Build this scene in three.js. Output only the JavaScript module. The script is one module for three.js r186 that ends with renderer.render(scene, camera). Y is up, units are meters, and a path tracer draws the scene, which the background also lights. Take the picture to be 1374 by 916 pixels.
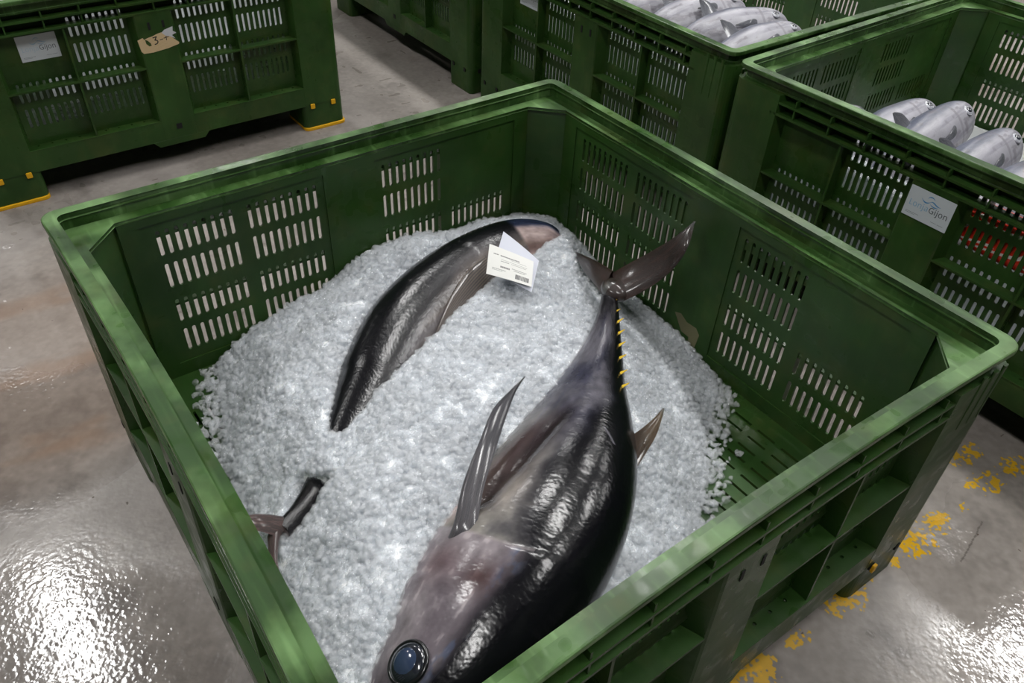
import * as THREE from 'three';
import { mergeGeometries, mergeVertices, toCreasedNormals } from 'three/addons/utils/BufferGeometryUtils.js';
import { RectAreaLightUniformsLib } from 'three/addons/lights/RectAreaLightUniformsLib.js';

// ------------------------------------------------------------------ camera, light, exposure
RectAreaLightUniformsLib.init();
const scene = new THREE.Scene();
scene.background = new THREE.Color(0x000000);
const camera = new THREE.PerspectiveCamera(46.01, 1374 / 916, 0.05, 60);
{
  const yaw = -0.66366, pitch = -0.71216, roll = 0.05172;
  const fw = new THREE.Vector3(-Math.sin(yaw) * Math.cos(pitch), Math.sin(pitch), -Math.cos(yaw) * Math.cos(pitch));
  const rt = fw.clone().cross(new THREE.Vector3(0, 1, 0)).normalize();
  const up = rt.clone().cross(fw);
  camera.position.set(-0.66598, 1.4226, 0.891);
  camera.up.copy(up.multiplyScalar(Math.cos(roll)).addScaledVector(rt, -Math.sin(roll)));
  camera.lookAt(camera.position.clone().add(fw));
}
const renderer = new THREE.WebGLRenderer({ antialias: true });
renderer.toneMapping = THREE.LinearToneMapping;
renderer.toneMappingExposure = 1.72;
renderer.shadowMap.enabled = true;

const LAMP_Y = 4.5, LAMP_POWER = 40;
// rows of fluorescent fittings running along z: [x, z, length]
const LAMPS = [[-1.35, -3.6, 1.4, 1], [-0.95, 1.6, 1.5, 0.8], [2.15, -3.6, 1.5, 1], [2.15, -0.9, 1.5, 1], [2.15, 1.7, 1.5, 0.6], [4.65, 0.6, 1.5, 1], [4.9, -2.6, 1.5, 1], [-3.6, -1.0, 1.5, 1],
  [-0.95, -8.6, 1.5, 0.7], [2.15, -8.6, 1.5, 0.7], [5.2, -7.6, 1.5, 0.7], [8.4, -4.4, 1.5, 0.7], [8.4, -1.6, 1.5, 0.7], [8.4, 1.4, 1.5, 0.7]];

// ------------------------------------------------------------------ helpers
const V = (x, y, z) => new THREE.Vector3(x, y, z);
let seed = 12345;
const rnd = () => { seed |= 0; seed = (seed + 0x6D2B79F5) | 0; let t = Math.imul(seed ^ (seed >>> 15), 1 | seed); t = (t + Math.imul(t ^ (t >>> 7), 61 | t)) ^ t; return ((t ^ (t >>> 14)) >>> 0) / 4294967296; };
const clamp = (x, a = 0, b = 1) => Math.min(b, Math.max(a, x));
const mix = (a, b, t) => a + (b - a) * t;
const sst = (a, b, x) => { const t = clamp((x - a) / (b - a)); return t * t * (3 - 2 * t); };
const lerp3 = (a, b, t) => [mix(a[0], b[0], t), mix(a[1], b[1], t), mix(a[2], b[2], t)];
const s2l = (c) => (c <= 0.04045 ? c / 12.92 : Math.pow((c + 0.055) / 1.055, 2.4));
function hash(ix, iy, s) { let h = Math.imul(ix, 374761393) ^ Math.imul(iy, 668265263) ^ Math.imul(s, 974634777); h = Math.imul(h ^ (h >>> 13), 1274126177); h ^= h >>> 16; return (h >>> 0) / 4294967296; }
// value noise, tiling every p cells
function vn(x, y, p = 4096, s = 1) {
  const x0 = Math.floor(x), y0 = Math.floor(y), fx = x - x0, fy = y - y0;
  const ux = fx * fx * (3 - 2 * fx), uy = fy * fy * (3 - 2 * fy);
  const m = (a) => ((a % p) + p) % p, X0 = m(x0), X1 = m(x0 + 1), Y0 = m(y0), Y1 = m(y0 + 1);
  return mix(mix(hash(X0, Y0, s), hash(X1, Y0, s), ux), mix(hash(X0, Y1, s), hash(X1, Y1, s), ux), uy);
}
function fbm(x, y, o = 4, p = 4096, s = 1) { let a = 0.5, v = 0, n = 0; for (let i = 0; i < o; i++) { v += a * vn(x, y, p, s + i * 17); n += a; a *= 0.5; x *= 2; y *= 2; p *= 2; } return v / n; }
function dataTex(w, h, fn, srgb = true, repeat = true) {
  const d = new Uint8Array(w * h * 4);
  for (let y = 0; y < h; y++) for (let x = 0; x < w; x++) {
    const c = fn(x / w, y / h), i = (y * w + x) * 4;
    if (typeof c === 'number') { d[i] = d[i + 1] = d[i + 2] = clamp(c) * 255; } else { d[i] = clamp(c[0] / 255) * 255; d[i + 1] = clamp(c[1] / 255) * 255; d[i + 2] = clamp(c[2] / 255) * 255; }
    d[i + 3] = 255;
  }
  const t = new THREE.DataTexture(d, w, h);
  t.magFilter = THREE.LinearFilter; t.minFilter = THREE.LinearMipmapLinearFilter; t.generateMipmaps = true;
  if (repeat) t.wrapS = t.wrapT = THREE.RepeatWrapping;
  t.colorSpace = srgb ? THREE.SRGBColorSpace : THREE.NoColorSpace;
  t.needsUpdate = true;
  return t;
}
const used = {};
function numbered(n) { const k = used[n] = (used[n] ?? -1) + 1; return k ? `${n}_${String(k).padStart(3, '0')}` : n; }
function shade(m) { m.castShadow = true; m.receiveShadow = true; return m; }
function mesh(name, geo, mat, parent) { const m = shade(new THREE.Mesh(geo, mat)); m.name = parent === scene ? numbered(name) : name; parent.add(m); return m; }
function tag(o, label, category, group, kind) { if (label) o.userData.label = label; if (category) o.userData.category = category; if (group) o.userData.group = group; if (kind) o.userData.kind = kind; return o; }
function thing(name, label, category, group) { const g = new THREE.Group(); g.name = numbered(name); scene.add(g); return tag(g, label, category, group); }
function structure(name, geo, mat) { const m = mesh(name, geo, mat, scene); m.userData.kind = 'structure'; return m; }
const clean = (g) => { let n = g.index ? g.toNonIndexed() : g; for (const k of Object.keys(n.attributes)) if (!['position', 'normal', 'uv'].includes(k)) n.deleteAttribute(k); if (!n.attributes.uv) n.setAttribute('uv', new THREE.BufferAttribute(new Float32Array(n.attributes.position.count * 2), 2)); if (!n.attributes.normal) n.computeVertexNormals(); return n; };
const merge = (list) => mergeGeometries(list.map(clean));
// uv in metres, projected along each triangle's own dominant axis
function boxUV(g0) {
  const g = clean(g0), p = g.attributes.position, uv = g.attributes.uv, a = V(), b = V(), c = V();
  for (let i = 0; i < p.count; i += 3) {
    a.fromBufferAttribute(p, i); b.fromBufferAttribute(p, i + 1); c.fromBufferAttribute(p, i + 2);
    const n = b.clone().sub(a).cross(c.clone().sub(a)); const ax = Math.abs(n.x), ay = Math.abs(n.y), az = Math.abs(n.z);
    [a, b, c].forEach((q, k) => { if (ay >= ax && ay >= az) uv.setXY(i + k, q.x, q.z); else if (ax >= az) uv.setXY(i + k, q.z + 0.37, q.y + 0.11); else uv.setXY(i + k, q.x + 0.61, q.y + 0.23); });
  }
  return g;
}
// box from corner to corner, with s segments along x
function box(x0, x1, y0, y1, z0, z1, s = 1) { const g = new THREE.BoxGeometry(x1 - x0, y1 - y0, z1 - z0, s, 1, 1); g.translate((x0 + x1) / 2, (y0 + y1) / 2, (z0 + z1) / 2); return g; }
// outline points subdivided so that a long edge can be bent later
function subdiv(pts, step = 0.08) { const o = []; for (let i = 0; i < pts.length; i++) { const a = pts[i], b = pts[(i + 1) % pts.length], d = Math.hypot(b[0] - a[0], b[1] - a[1]), n = Math.max(1, Math.ceil(d / step)); for (let k = 0; k < n; k++) o.push([mix(a[0], b[0], k / n), mix(a[1], b[1], k / n)]); } return o; }
const toV2 = (pts) => pts.map((q) => new THREE.Vector2(q[0], q[1]));
function roundRect(hx, hy, r, n = 5) { const o = []; [[1, 1, 0], [-1, 1, 1], [-1, -1, 2], [1, -1, 3]].forEach(([sx, sy, k]) => { for (let i = 0; i <= n; i++) { const a = (k + i / n) * Math.PI / 2; o.push([sx * (hx - r) + r * Math.cos(a), sy * (hy - r) + r * Math.sin(a)]); } }); return o; }
function chamferRect(hx, hy, c, r = 0) { const o = [[hx, hy - c], [hx - c, hy], [-hx + c, hy], [-hx, hy - c], [-hx, -hy + c], [-hx + c, -hy], [hx - c, -hy], [hx, -hy + c]]; return o; }
function slab(outer, holes, depth, bevel = 0) {
  const s = new THREE.Shape(toV2(outer)); for (const h of holes) s.holes.push(new THREE.Path(toV2(h)));
  const g = new THREE.ExtrudeGeometry(s, { depth: depth - 2 * bevel, bevelEnabled: bevel > 0, bevelSize: bevel, bevelThickness: bevel, bevelOffset: -bevel, bevelSegments: 2, steps: 1, curveSegments: 4 });
  g.translate(0, 0, bevel); return g;
}
// plan shape (x, z) extruded upward from y0 to y1
function plan(outer, holes, y0, y1, bevel = 0) { const g = slab(outer.map(([x, z]) => [x, -z]), holes.map((h) => h.map(([x, z]) => [x, -z])), y1 - y0, bevel); g.rotateX(-Math.PI / 2); g.translate(0, y0, 0); return g; }

// ------------------------------------------------------------------ materials
const greenTex = (scuff, s) => dataTex(1024, 1024, (u, v) => {
  const a = fbm(u * 6, v * 6, 5, 6, s), b = fbm(u * 40, v * 40, 3, 40, s + 5), st = fbm(u * 90, v * 8, 3, 8, s + 9);
  let c = lerp3([34, 61, 22], [46, 79, 31], clamp((a - 0.25) * 1.7));
  c = lerp3(c, [70, 78, 36], sst(0.5, 0.9, b) * 0.3 + sst(0.5, 0.85, fbm(u * 9, v * 9, 4, 9, s + 3)) * 0.5);
  const w = clamp(sst(0.35, 0.85, fbm(u * 12, v * 12, 5, 12, s + 11)) * scuff + sst(0.5, 0.95, st) * scuff * 0.5);
  c = lerp3(c, [116, 152, 96], w);
  return c;
});
const wetTex = dataTex(512, 512, (u, v) => 0.75 + 0.8 * (fbm(u * 8, v * 8, 5, 8, 77) - 0.5) - 0.2 * sst(0.5, 0.85, vn(u * 60, v * 60, 60, 3)), false);
const dropTex = dataTex(512, 512, (u, v) => 0.5 * fbm(u * 30, v * 30, 3, 30, 31) + 0.5 * sst(0.72, 0.9, vn(u * 64, v * 64, 64, 8)), false);
const M = {};
M.green = new THREE.MeshPhysicalMaterial({ specularIntensity: 0.6, color: 0xffffff, map: greenTex(0.1, 3), roughness: 0.55, roughnessMap: wetTex, bumpMap: dropTex, bumpScale: 0.0003 });
M.rim = new THREE.MeshPhysicalMaterial({ specularIntensity: 0.8, color: 0xffffff, map: greenTex(0.75, 21), roughness: 0.5, roughnessMap: wetTex, bumpMap: dropTex, bumpScale: 0.00025 });
M.yellow = new THREE.MeshStandardMaterial({ color: new THREE.Color(0xe0a808), roughness: 0.5 });
M.dark = new THREE.MeshStandardMaterial({ color: new THREE.Color(0x060806), roughness: 0.8 });
M.wall = new THREE.MeshStandardMaterial({ color: new THREE.Color(0xa6a8a6), roughness: 0.9 });
M.ceiling = new THREE.MeshStandardMaterial({ color: new THREE.Color(0x3a3b3c), roughness: 0.9 });
M.fitting = new THREE.MeshStandardMaterial({ color: new THREE.Color(0xd8d8d4), roughness: 0.5 });
M.glow = new THREE.MeshStandardMaterial({ color: 0x000000, emissive: new THREE.Color(1, 0.98, 0.95), emissiveIntensity: 6 });
M.ice = new THREE.MeshPhysicalMaterial({ color: new THREE.Color(0.97, 0.982, 0.992), roughness: 0.4, ior: 1.31 });
M.iceBlock = new THREE.MeshPhysicalMaterial({ color: new THREE.Color(0.95, 0.96, 0.98), roughness: 0.95, ior: 1.31, transmission: 0.6, thickness: 0 });
M.chip = new THREE.MeshPhysicalMaterial({ color: new THREE.Color(0.98, 0.99, 1.0), roughness: 0.13, ior: 1.31, transmission: 0.79, thickness: 0 });

// ------------------------------------------------------------------ floor and hall
{
  // floor texture: 4 m tile whose corner lies at (-1.8, -2.8)
  const yl = [[0.132, 0.587, 0.05], [0.177, 0.61, 0.05], [0.15, 0.57, 0.04], [0.29, 0.602, 0.03], [0.31, 0.606, 0.022], [0.44, 0.605, 0.05], [0.47, 0.6, 0.04], [0.5, 0.6, 0.025], [0.6, 0.607, 0.022], [0.66, 0.6, 0.045], [0.7, 0.605, 0.055], [0.74, 0.605, 0.05], [0.78, 0.6, 0.03], [0.86, 0.612, 0.018], [1.0, 0.525, 0.04], [1.03, 0.53, 0.035], [0.95, 0.59, 0.035], [0.98, 0.612, 0.04], [1.07, 0.61, 0.04], [1.1, 0.63, 0.04], [0.06, 0.6, 0.04], [-0.05, 0.6, 0.05]];
  const crack = (x, z) => { const t = (x - 0.72) / 0.14; const zz = mix(0.69, 0.66, t) + 0.006 * (fbm(x * 60, 3.3, 2) - 0.5); return (t > 0 && t < 1) ? Math.abs(z - zz) : 1; };
  const map = dataTex(2048, 2048, (u, v) => {
    const x = -1.8 + u * 4, z = -2.8 + v * 4;
    const big = fbm(u * 8, v * 8, 5, 8, 101), mid = fbm(u * 34, v * 34, 4, 34, 102), fine = fbm(u * 300, v * 300, 2, 300, 103);
    let c = lerp3([128, 121, 115], [160, 153, 147], clamp((big - 0.28) * 2.0));
    c = lerp3(c, [104, 98, 94], sst(0.55, 0.75, mid) * 0.5);
    const k = 0.92 + 0.16 * fine; c = [c[0] * k, c[1] * k, c[2] * k];
    // dried brown streaks left of the bin
    const bx = sst(-0.35, -0.55, x) * sst(-1.6, -1.2, z) * sst(-0.5, -0.7, z);
    if (bx > 0) { const w = Math.sin((z + 0.12 * Math.sin(x * 4 + 1) + 0.05 * fbm(x * 6, z * 6, 3)) * 22); c = lerp3(c, [136, 108, 88], bx * (0.2 + 0.4 * sst(0.2, 0.95, w) * sst(0.3, 0.6, fbm(x * 7 + 9, z * 11, 4, 4096, 5)))); }
    // worn light patches
    c = lerp3(c, [165, 158, 153], sst(0.58, 0.72, fbm(x * 3.1 + 5, z * 3.1 + 2, 5, 4096, 9)) * 0.5);
    // worn yellow paint
    for (const [px, pz, r] of yl) { const dx = (x - px) / r, dz = (z - pz) / (r * 0.65), d = dx * dx + dz * dz; if (d < 1.6) { const n = fbm(x * 60, z * 60, 4, 4096, 55); const n3 = vn(x * 170, z * 170, 4096, 58); if (n * 0.6 + n3 * 0.4 > 0.52 + 0.2 * (d - 0.5)) c = lerp3(c, [216, 166, 30], 0.85); } }
    const cr = crack(x, z); if (cr < 0.0015) c = lerp3(c, [80, 74, 70], 0.5);
    if (vn(u * 220, v * 220, 220, 61) > 0.985) c = lerp3(c, [60, 48, 38], 0.7);
    return c;
  });
  const ripple = dataTex(1024, 1024, (u, v) => clamp(0.25 * fbm(u * 30, v * 30, 2, 30, 201) + 0.75 * fbm(u * 110, v * 110, 2, 110, 203)), false);
  const rough = dataTex(1024, 1024, (u, v) => {
    const x = -1.8 + u * 4, z = -2.8 + v * 4, n = fbm(u * 24, v * 24, 4, 24, 301);
    const pool = Math.max(1 - Math.hypot((x + 0.88) / 0.34, (z + 0.14) / 0.38), 1 - Math.hypot((x - 0.78) / 0.46, (z - 0.92) / 0.42), 0.7 - Math.hypot((x + 0.75) / 0.4, (z + 0.75) / 0.5));
    const wet = sst(-0.15, 0.35, pool + 0.7 * (n - 0.5)), drop = sst(0.8, 0.86, vn(u * 130, v * 130, 130, 77)) * sst(0.45, 0.6, n);
    return mix(0.5 + 0.3 * (n - 0.5), 0.1, Math.max(wet, drop));
  }, false);
  for (const t of [map, rough]) t.repeat.set(1 / 4, 1 / 4);
  map.offset.set(1.8 / 4, 2.8 / 4); rough.offset.set(1.8 / 4, 2.8 / 4);
  ripple.repeat.set(1 / 0.8, 1 / 0.8);
  const fm = new THREE.MeshStandardMaterial({ map, roughness: 1, roughnessMap: rough, bumpMap: ripple, bumpScale: 0.00045 });
  const g = box(-9, 12, -0.2, 0, -12, 9); const p = g.attributes.position, uv = g.attributes.uv;
  for (let i = 0; i < p.count; i++) uv.setXY(i, p.getX(i), p.getZ(i));
  structure('floor', g, fm);
  structure('ceiling', box(-9, 12, 5, 5.2, -12, 9), M.ceiling);
  structure('wall_back', box(-9.2, 12.2, -0.2, 5.2, -12.2, -12), M.wall);
  structure('wall_front', box(-9.2, 12.2, -0.2, 5.2, 9, 9.2), M.wall);
  structure('wall_left', box(-9.2, -9, -0.2, 5.2, -12, 9), M.wall);
  structure('wall_right', box(12, 12.2, -0.2, 5.2, -12, 9), M.wall);
}
LAMPS.forEach(([x, z, len, k], i) => {
  const t = thing('ceiling_lamp', 'white fluorescent strip lamp hung under the hall ceiling, out of the picture', 'lamp', 'strip lamps above the bins');
  t.position.set(x, LAMP_Y, z);
  mesh('housing', box(-0.17, 0.17, 0.006, 0.08, -len / 2 - 0.04, len / 2 + 0.04), M.fitting, t);
  mesh('glowing_diffuser', box(-0.15, 0.15, 0.0, 0.005, -len / 2, len / 2), M.glow, t);
  mesh('hanger', box(-0.01, 0.01, 0.08, 0.5, -0.01, 0.01), M.fitting, t);
  const l = new THREE.RectAreaLight(new THREE.Color(1, 0.995, 0.985), LAMP_POWER * 0.6 * k, 0.3, len);
  l.position.set(x, LAMP_Y - 0.004, z); l.lookAt(x, 0, z); l.rotation.set(-Math.PI / 2, 0, 0); l.name = `lamp_light_${i}`;
  scene.add(l);
});

// ------------------------------------------------------------------ the slotted plastic bin
const H = 0.609;
const slotCols = (s) => [-0.3435 * s, -0.157 * s, 0.157 * s, 0.3435 * s];
const rowY = [0.472, 0.394, 0.304, 0.225];
function slotHole(cx, y0, w = 0.0042, h = 0.06) { const r = w, o = []; for (let i = 0; i <= 4; i++) { const a = Math.PI * i / 4; o.push([cx + r * Math.cos(a), y0 + h - r + r * Math.sin(a)]); } for (let i = 0; i <= 4; i++) { const a = Math.PI + Math.PI * i / 4; o.push([cx + r * Math.cos(a), y0 + r + r * Math.sin(a)]); } return o; }
// a (x half) and b (z half); warp(v) may bend the finished mould
function makeBin(name, a, b, { drains = true, warp = null } = {}) {
  const root = new THREE.Group(); root.name = numbered(name); scene.add(root);
  const add = (n, g, m, par, mat4) => { let q = clean(g); if (mat4) q = q.applyMatrix4(mat4); if (warp) { const p = q.attributes.position, v = V(); for (let i = 0; i < p.count; i++) { v.fromBufferAttribute(p, i); warp(v); p.setXYZ(i, v.x, v.y, v.z); } } return mesh(n, boxUV(q), m, par); };
  // rim: lip, the wall under it and the ledge inside it; outlines are bent before they are meshed
  const t = 0.022, led = 0.0455;
  const bend = (pts) => warp ? pts.map(([x, z]) => { const v = V(x, 0.6, z); warp(v); return [v.x, v.z]; }) : pts;
  const ring = (o, i, y0, y1, bv) => plan(bend(subdiv(o, 0.05)), [bend(subdiv(i, 0.05))], y0, y1, bv);
  const rim = mesh('rim', boxUV(ring(roundRect(a, b, 0.03), roundRect(a - t, b - t, 0.018), 0.596, H, 0.003)), M.rim, root);
  mesh('rim_wall', boxUV(ring(roundRect(a - 0.016, b - 0.016, 0.022), roundRect(a - t, b - t, 0.018), 0.572, 0.6, 0)), M.rim, rim);
  mesh('ledge', boxUV(ring(roundRect(a - 0.014, b - 0.014, 0.022), chamferRect(a - led, b - led, 0.066), 0.568, 0.5755, 0.002)), M.rim, rim);
  // floor with drain slots
  {
    const holes = [];
    if (drains) for (let i = -16; i <= 16; i++) for (let k = -7; k <= 7; k++) {
      const x = i * 0.0314, z0 = k * 0.0638 + (k >= 0 ? 0.0 : 0), len = 0.046;
      if (Math.abs(k) === 8 || Math.abs(x) < 0.02) continue;
      const zc = z0 + (z0 > 0 ? -0.023 : 0.023) + 0; if (Math.abs(zc) < 0.03) continue;
      if (Math.abs(x) + Math.abs(zc) > a + b - 0.2) continue;
      holes.push([[x - 0.003, zc - len / 2], [x + 0.003, zc - len / 2], [x + 0.003, zc + len / 2], [x - 0.003, zc + len / 2]]);
    }
    const g = merge([plan(chamferRect(a - 0.042, b - 0.042, 0.066), holes, 0.158, 0.165)]);
    add('base_floor', g, M.green, root);
    add('middle_foot', box(-0.075, 0.075, 0.0, 0.158, -0.075, 0.075), M.green, root);
    add('base_runner', box(-a + 0.05, a - 0.05, 0.1, 0.157, -0.012, 0.012, 8), M.green, root);
    add('base_runner', box(-0.012, 0.012, 0.1, 0.157, -b + 0.05, b - 0.05), M.green, root);
  }
  for (let k = 0; k < 4; k++) {
    const L = k % 2 ? b : a, out = k % 2 ? a : b, s = L / 0.6;
    const m4 = new THREE.Matrix4().makeRotationY(k * Math.PI / 2).multiply(new THREE.Matrix4().makeTranslation(0, 0, out));
    const pk = 0.452 * s, cp = 0.056 * s, N = 12;
    // slotted plate
    const holes = [], cols = slotCols(s), pitch = 0.0183 * s;
    cols.forEach((c, ci) => rowY.forEach((y, ri) => { if (ci === 0 && ri < 2) return; for (let i = 0; i < 9; i++) holes.push(slotHole(c + (i - 4) * pitch, y)); }));
    const W = L - 0.113;
    const plate = slab(subdiv([[-W, 0.16], [W, 0.16], [W, 0.57], [-W, 0.57]]), holes, 0.005); plate.translate(0, 0, -0.0435);
    const inner = slab(subdiv([[-W, 0.16], [W, 0.16], [W, 0.569], [-W, 0.569]]), [[[0.062 * s, 0.2], [0.448 * s, 0.2], [0.448 * s, 0.55], [0.062 * s, 0.55]], [[-0.448 * s, 0.2], [-0.062 * s, 0.2], [-0.062 * s, 0.55], [-0.448 * s, 0.55]]].map((h) => subdiv(h)), 0.0032); inner.translate(0, 0, -0.0465);
    const wall = add('side_wall', plate, M.green, root, m4);
    add('panel_frame', inner, M.green, wall, m4);
    // pocket ribs
    for (const sg of [-1, 1]) {
      const x0 = sg < 0 ? -pk - 0.006 : cp - 0.006, x1 = sg < 0 ? -cp + 0.006 : pk + 0.006;
      add('mid_shelf', box(x0, x1, 0.346, 0.352, -0.0395, -0.003, 6), M.green, wall, m4);
      const d = 0.2525 * s * sg; add('divider_rib', box(d - 0.003, d + 0.003, 0.17, 0.52, -0.0395, -0.005), M.green, wall, m4);
    }
    add('edge_rib', box(-0.47 * s, 0.47 * s, 0.546, 0.552, -0.0395, -0.002, N), M.green, wall, m4);
    add('edge_rib', box(-0.47 * s, 0.47 * s, 0.515, 0.521, -0.0395, -0.001, N), M.green, wall, m4);
    for (let i = -4; i <= 4; i++) { const x = i * 0.103 * s + 0.012; add('spacer_rib', box(x - 0.002, x + 0.002, 0.52, 0.569, -0.0395, -0.004), M.green, wall, m4); }
    // centre post: tapered in plan, its lower end reaching the base block; two narrow holes
    const post = plan([[-cp + 0.004, -0.001], [cp - 0.004, -0.001], [cp, -0.004], [cp + 0.014, -0.0395], [-cp - 0.014, -0.0395], [-cp, -0.004]], [], 0.1, 0.517);
    const pm = add('centre_post', post, M.green, wall, m4);
    add('post_slot', box(-0.021, -0.014, 0.468, 0.49, -0.003, 0.0004), M.dark, wall, m4); add('post_slot', box(0.023, 0.03, 0.468, 0.49, -0.003, 0.0004), M.dark, wall, m4);
    // base beam with a top shelf that has drain holes
    add('base_beam', box(-0.46 * s, 0.46 * s, 0.098, 0.1655, -0.006, -0.0015, N), M.green, wall, m4);
    add('beam_underside', box(-0.46 * s, 0.46 * s, 0.0985, 0.104, -0.0395, -0.004, N), M.green, wall, m4);
    const circ = (cx, cz) => { const o = []; for (let i = 0; i < 8; i++) o.push([cx + 0.0048 * Math.cos(i * Math.PI / 4), cz + 0.0048 * Math.sin(i * Math.PI / 4)]); return o; };
    for (const sg of [-1, 1]) {
      const hs = []; for (let i = 0; i < 9; i++) { const x = (0.1 + i * 0.04) * s * sg; if (Math.abs(Math.abs(x) - 0.2525 * s) > 0.012) hs.push(circ(x, -0.027)); }
      const x0 = sg < 0 ? -pk - 0.004 : cp, x1 = sg < 0 ? -cp : pk + 0.004;
      add('base_shelf', plan(subdiv([[x0, -0.0395], [x1, -0.0395], [x1, -0.0015], [x0, -0.0015]]), hs, 0.163, 0.169, 0.001), M.green, wall, m4);
    }
    add('base_block', plan([[-0.1, -0.002], [0.1, -0.002], [0.1, -0.07], [-0.1, -0.07]], [], 0.097, 0.099), M.green, wall, m4);
    const bb = slab([[-0.098, 0.1], [-0.078, 0.078], [0.078, 0.078], [0.098, 0.1]], [], 0.06, 0.001); bb.translate(0, 0, -0.061);
    add('base_notch', bb, M.green, wall, m4);
    add('latch_hole', box(-0.009, 0.009, 0.131, 0.149, -0.004, 0.0004), M.dark, wall, m4);
    // corner post at the right end of this side, foot and two peg holes
    const c = 0.03, q = 0.15 * s, ia = 0.046;
    const cx = L, cpts = [[cx - q, 0 - 0.001], [cx - c - 0.001, -0.001]];
    for (let i = 0; i <= 6; i++) { const an = Math.PI / 2 * (1 - i / 6); cpts.push([cx - c - 0.001 + c * Math.cos(an), -c - 0.001 + c * Math.sin(an)]); }
    const q2 = 0.15 * (out / 0.6);
    cpts.push([cx - 0.001, -q2], [cx - 0.0395, -q2 - 0.012], [cx - 0.0395, -0.0395 - 0.072], [cx - 0.0395 - 0.072, -0.0395], [cx - q - 0.012, -0.0395]);
    const corner = add('corner_post', plan(cpts, [], 0.1, 0.5685), M.green, root, m4);
    const fw = 0.162;
    const fpts = roundRect(fw / 2, fw / 2, 0.02).map(([x, z]) => [cx - 0.003 - fw / 2 + x, -0.003 - fw / 2 + z]);
    add('foot', plan(fpts, [], 0.0, 0.104, 0.003), M.green, corner, m4);
    for (const hx of [cx - 0.128, cx - 0.045, -cx + 0.128, -cx + 0.045]) add('peg_hole', box(hx - 0.006, hx + 0.006, 0.087, 0.103, -0.003, 0.0002), M.dark, corner, m4);
    // soft stacking flutes at the top of the post
    for (const fx of [0.022, 0.05, 0.078]) { const f = new THREE.CylinderGeometry(0.006, 0.002, 0.12, 8, 1); f.scale(1, 1, 0.5); f.translate(cx - fx - 0.012, 0.52, -0.001); add('flute', f, M.green, corner, m4); }
  }
  return root;
}
const sideM = (k, a, b) => new THREE.Matrix4().makeRotationY(k * Math.PI / 2).multiply(new THREE.Matrix4().makeTranslation(0, 0, k % 2 ? a : b));
// the open bin in front, its two near walls bowed inward a little
const A0 = 0.6, B0 = 0.615;
const mainBin = tag(makeBin('fish_bin', A0, B0, { warp: (v) => {
  const hgt = 0.25 + 0.75 * clamp(v.y / 0.6);
  v.x += 0.015 * hgt * sst(-0.4, -0.52, v.x) * Math.max(0, 1 - (v.z / B0) ** 2);
  v.z -= (0.004 + 0.0163 * hgt * Math.max(0, 1 - (v.x / A0) ** 2)) * sst(0.4, 0.52, v.z);
} }), 'open green slotted plastic bin in front, holding two tuna on crushed ice', 'bin');
const protoBin = makeBin('fish_bin', 0.6, 0.615, { drains: false });
tag(protoBin, 'green slotted bin behind the front bin, packed with silver fish, wedged between two neighbours', 'bin');
protoBin.position.set(1.726, 0, -1.098);
const rightBin = protoBin.clone(); rightBin.name = numbered('fish_bin'); scene.add(rightBin);
rightBin.position.set(1.71, 0, 0.154); rightBin.rotation.y = 0.026;
tag(rightBin, 'green slotted bin at right, a red packet showing through its slots', 'bin');
const farBin = protoBin.clone(); farBin.name = numbered('fish_bin'); scene.add(farBin);
farBin.position.set(1.727, 0, -2.385);
tag(farBin, 'farthest green bin at the top edge, only its lower slots and feet in view', 'bin');
const leftBin = protoBin.clone(); leftBin.name = numbered('fish_bin'); scene.add(leftBin);
leftBin.position.set(-0.036, 0, -2.418); leftBin.rotation.y = Math.PI / 2;
tag(leftBin, 'green slotted bin at upper left standing on yellow soles, torn tan tape on its front', 'bin');

// yellow soles and pegs of the left bin, children of that bin (its local -x side faces us)
{
  const soleG = (cx, cz) => plan(roundRect(0.084, 0.084, 0.02).map(([x, z]) => [cx + x, cz + z]), [], -0.001, 0.012, 0.003);
  for (const sx of [-1, 1]) for (const sz of [-1, 1]) mesh('yellow_sole', soleG(sx * (0.6 - 0.082), sz * (0.615 - 0.082)), M.yellow, leftBin).userData.label = 'yellow sole under the foot';
  const m4 = sideM(3, 0.6, 0.615);
  for (const u of [-0.57, -0.487, 0.487, 0.57]) { const g = slab(roundRect(0.0085, 0.009, 0.003), [], 0.006, 0.0015); g.translate(u, 0.095, -0.001); mesh('yellow_peg', clean(g).applyMatrix4(m4), M.yellow, leftBin).userData.label = 'yellow square peg'; }
  const g = slab(roundRect(0.006, 0.011, 0.003), [], 0.006, 0.001); g.translate(0.472, 0.095, -0.005);
  mesh('yellow_peg', clean(g).applyMatrix4(sideM(0, A0, B0)), M.yellow, mainBin).userData.label = 'yellow peg half out of its hole';
}

// a pale dried smear on the inner face of the front bin's back right wall
for (const pts of [[[-0.0510, 0.2530], [-0.0330, 0.2600], [-0.0110, 0.2480], [0.0180, 0.2500], [0.0310, 0.2370], [0.0250, 0.1860], [0.0060, 0.1820], [0.0030, 0.2130], [-0.0210, 0.2140]]]) {
  const g = slab(pts.map(([z, y]) => [-z, y]), [], 0.0005); g.rotateY(Math.PI / 2); g.translate(0.5528, 0, 0);
  mesh('dried_smear', g, new THREE.MeshStandardMaterial({ color: new THREE.Color(0x6e6c4e), roughness: 0.7 }), mainBin).userData.label = 'pale dried smear on the wall';
}
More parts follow.
